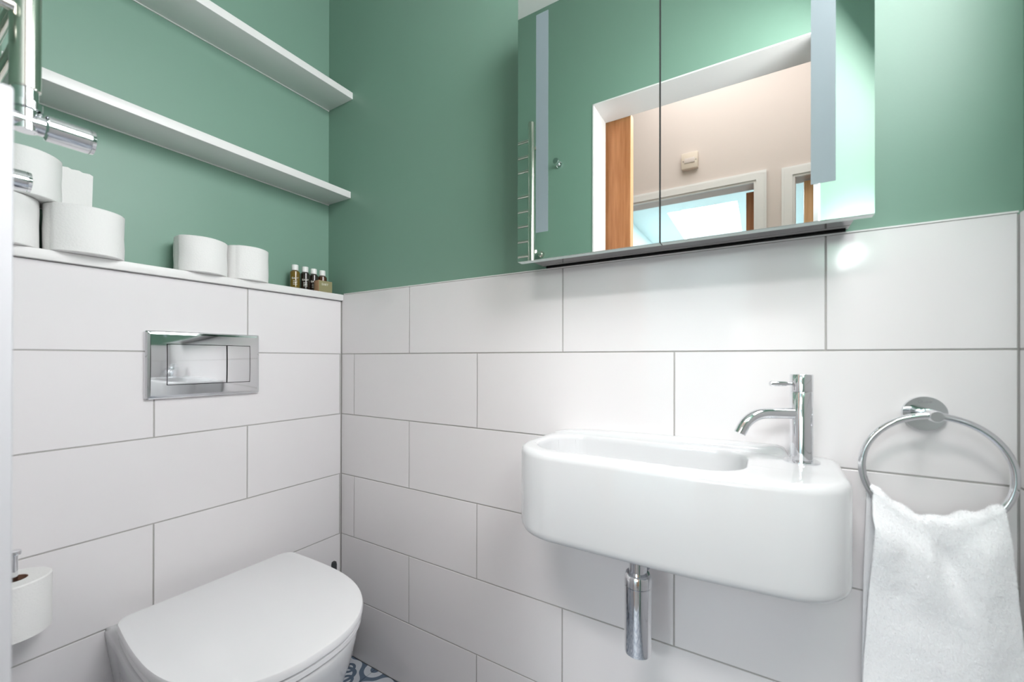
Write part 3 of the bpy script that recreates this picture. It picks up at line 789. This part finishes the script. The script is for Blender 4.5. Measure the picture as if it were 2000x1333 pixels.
# holder roll on the left wall
hx, hy = 0.068, -0.7215
th_ = root('toilet_roll_holder', (0.004, -0.7215, 0.50), 'upright chrome toilet roll holder on the left wall tiles', 'roll holder')
G().tube([(hx, hy, 0.484), (hx, hy, 0.632)], 0.0055, 20).obj('spindle', CHROME, th_)
G().lathe([(0.0055, 0.632), (0.0095, 0.633), (0.0100, 0.637), (0.0092, 0.640), (0, 0.641)], (hx, hy, 0), n=28, cap1=False).obj('end_knob', CHROME, th_)
G().tube([(0.004, hy, 0.484), (hx, hy, 0.484)], 0.0055, 20).obj('arm', CHROME, th_)
G().lathe([(0.022, 0.0003), (0.022, 0.005), (0.020, 0.007), (0, 0.007)], (0, hy, 0.484), (1, 0, 0), 36, cap1=False).obj('wall_rosette', CHROME, th_)
G().lathe([(0.0055, 0.489), (0.018, 0.489), (0.018, 0.492), (0.0055, 0.492)], (hx, hy, 0), n=30).obj('stop_disc', CHROME, th_)
hr = roll('toilet roll in use on the upright holder beside the toilet', hx, hy, 0.4925, 0.0465, 0.098, rh_=0.0175, group='toilet roll in use', wob=0.5, seed=9)

# ------------------------------------------------------------------ miniature bottles
def bottle(label, x, y, body, ang=0.0):
    r = root('mini_bottle', (x, y, LZ), label, 'bottle', 'miniature toiletry bottles at the ledge end')
    b_ = G().lathe([(0.0, 0), (0.0125, 0), (0.0138, 0.0015), (0.0138, 0.053), (0.0132, 0.056), (0.0095, 0.059), (0.0080, 0.060)], (x, y, LZ), n=32, cap0=False).obj('body', body, r)
    G().lathe([(0.0094, 0.0605), (0.0094, 0.0765), (0.0088, 0.0775), (0, 0.0775)], (x, y, LZ), n=32, cap1=False).obj('cap', CAP, r)
    d = Vector((1, -0.55, 0)).normalized()
    side_ = Vector((-d.y, d.x, 0))
    text('EART', 'lettering', 0.0078, Vector((x, y, LZ+0.034))+d*0.0139, side_, (0, 0, 1), INK, b_, 0.0001)
    for k in range(3):
        c0 = Vector((x, y, LZ+0.025-0.005*k))+d*0.0139
        vv = [c0-side_*0.006, c0+side_*0.006, c0+side_*0.006+Vector((0, 0, 0.0012)), c0-side_*0.006+Vector((0, 0, 0.0012))]
        G().add(vv+[p+d*0.0002 for p in vv], [(0, 1, 2, 3), (4, 5, 6, 7), (0, 1, 5, 4), (2, 3, 7, 6), (1, 2, 6, 5), (3, 0, 4, 7)]).obj('print_line', INK, b_, smooth=None)
bottle('amber miniature bottle with white cap, leftmost of the four on the ledge', -0.035, -0.141, AMBER)
bottle('dark miniature bottle with white cap, second from the left of the four', -0.035, -0.1075, BROWN)
bottle('dark miniature bottle with white cap, standing behind the small card box', -0.040, -0.0750, BROWN)
bottle('brownish miniature bottle with white cap, in the corner of the ledge', -0.040, -0.0440, mat('brown_plastic', (0.07, 0.025, 0.010), 0.15, coat=0.5))
sb = root('soap_box', (-0.004, -0.068, LZ), 'tiny kraft and olive card box in front of the bottles in the corner', 'box')
G().box((-0.018, -0.088, LZ), (0.006, -0.0400, LZ+0.036), 0.0006).obj('carton', KRAFT, sb)
G().box((0.0055, -0.087, LZ+0.001), (0.0066, -0.0405, LZ+0.035)).obj('printed_panel', OLIVE, sb, smooth=None)
text('EART', 'lettering', 0.010, (0.0067, -0.066, LZ+0.024), (0, 1, 0), (0, 0, 1), INK, sb, 0.0001)
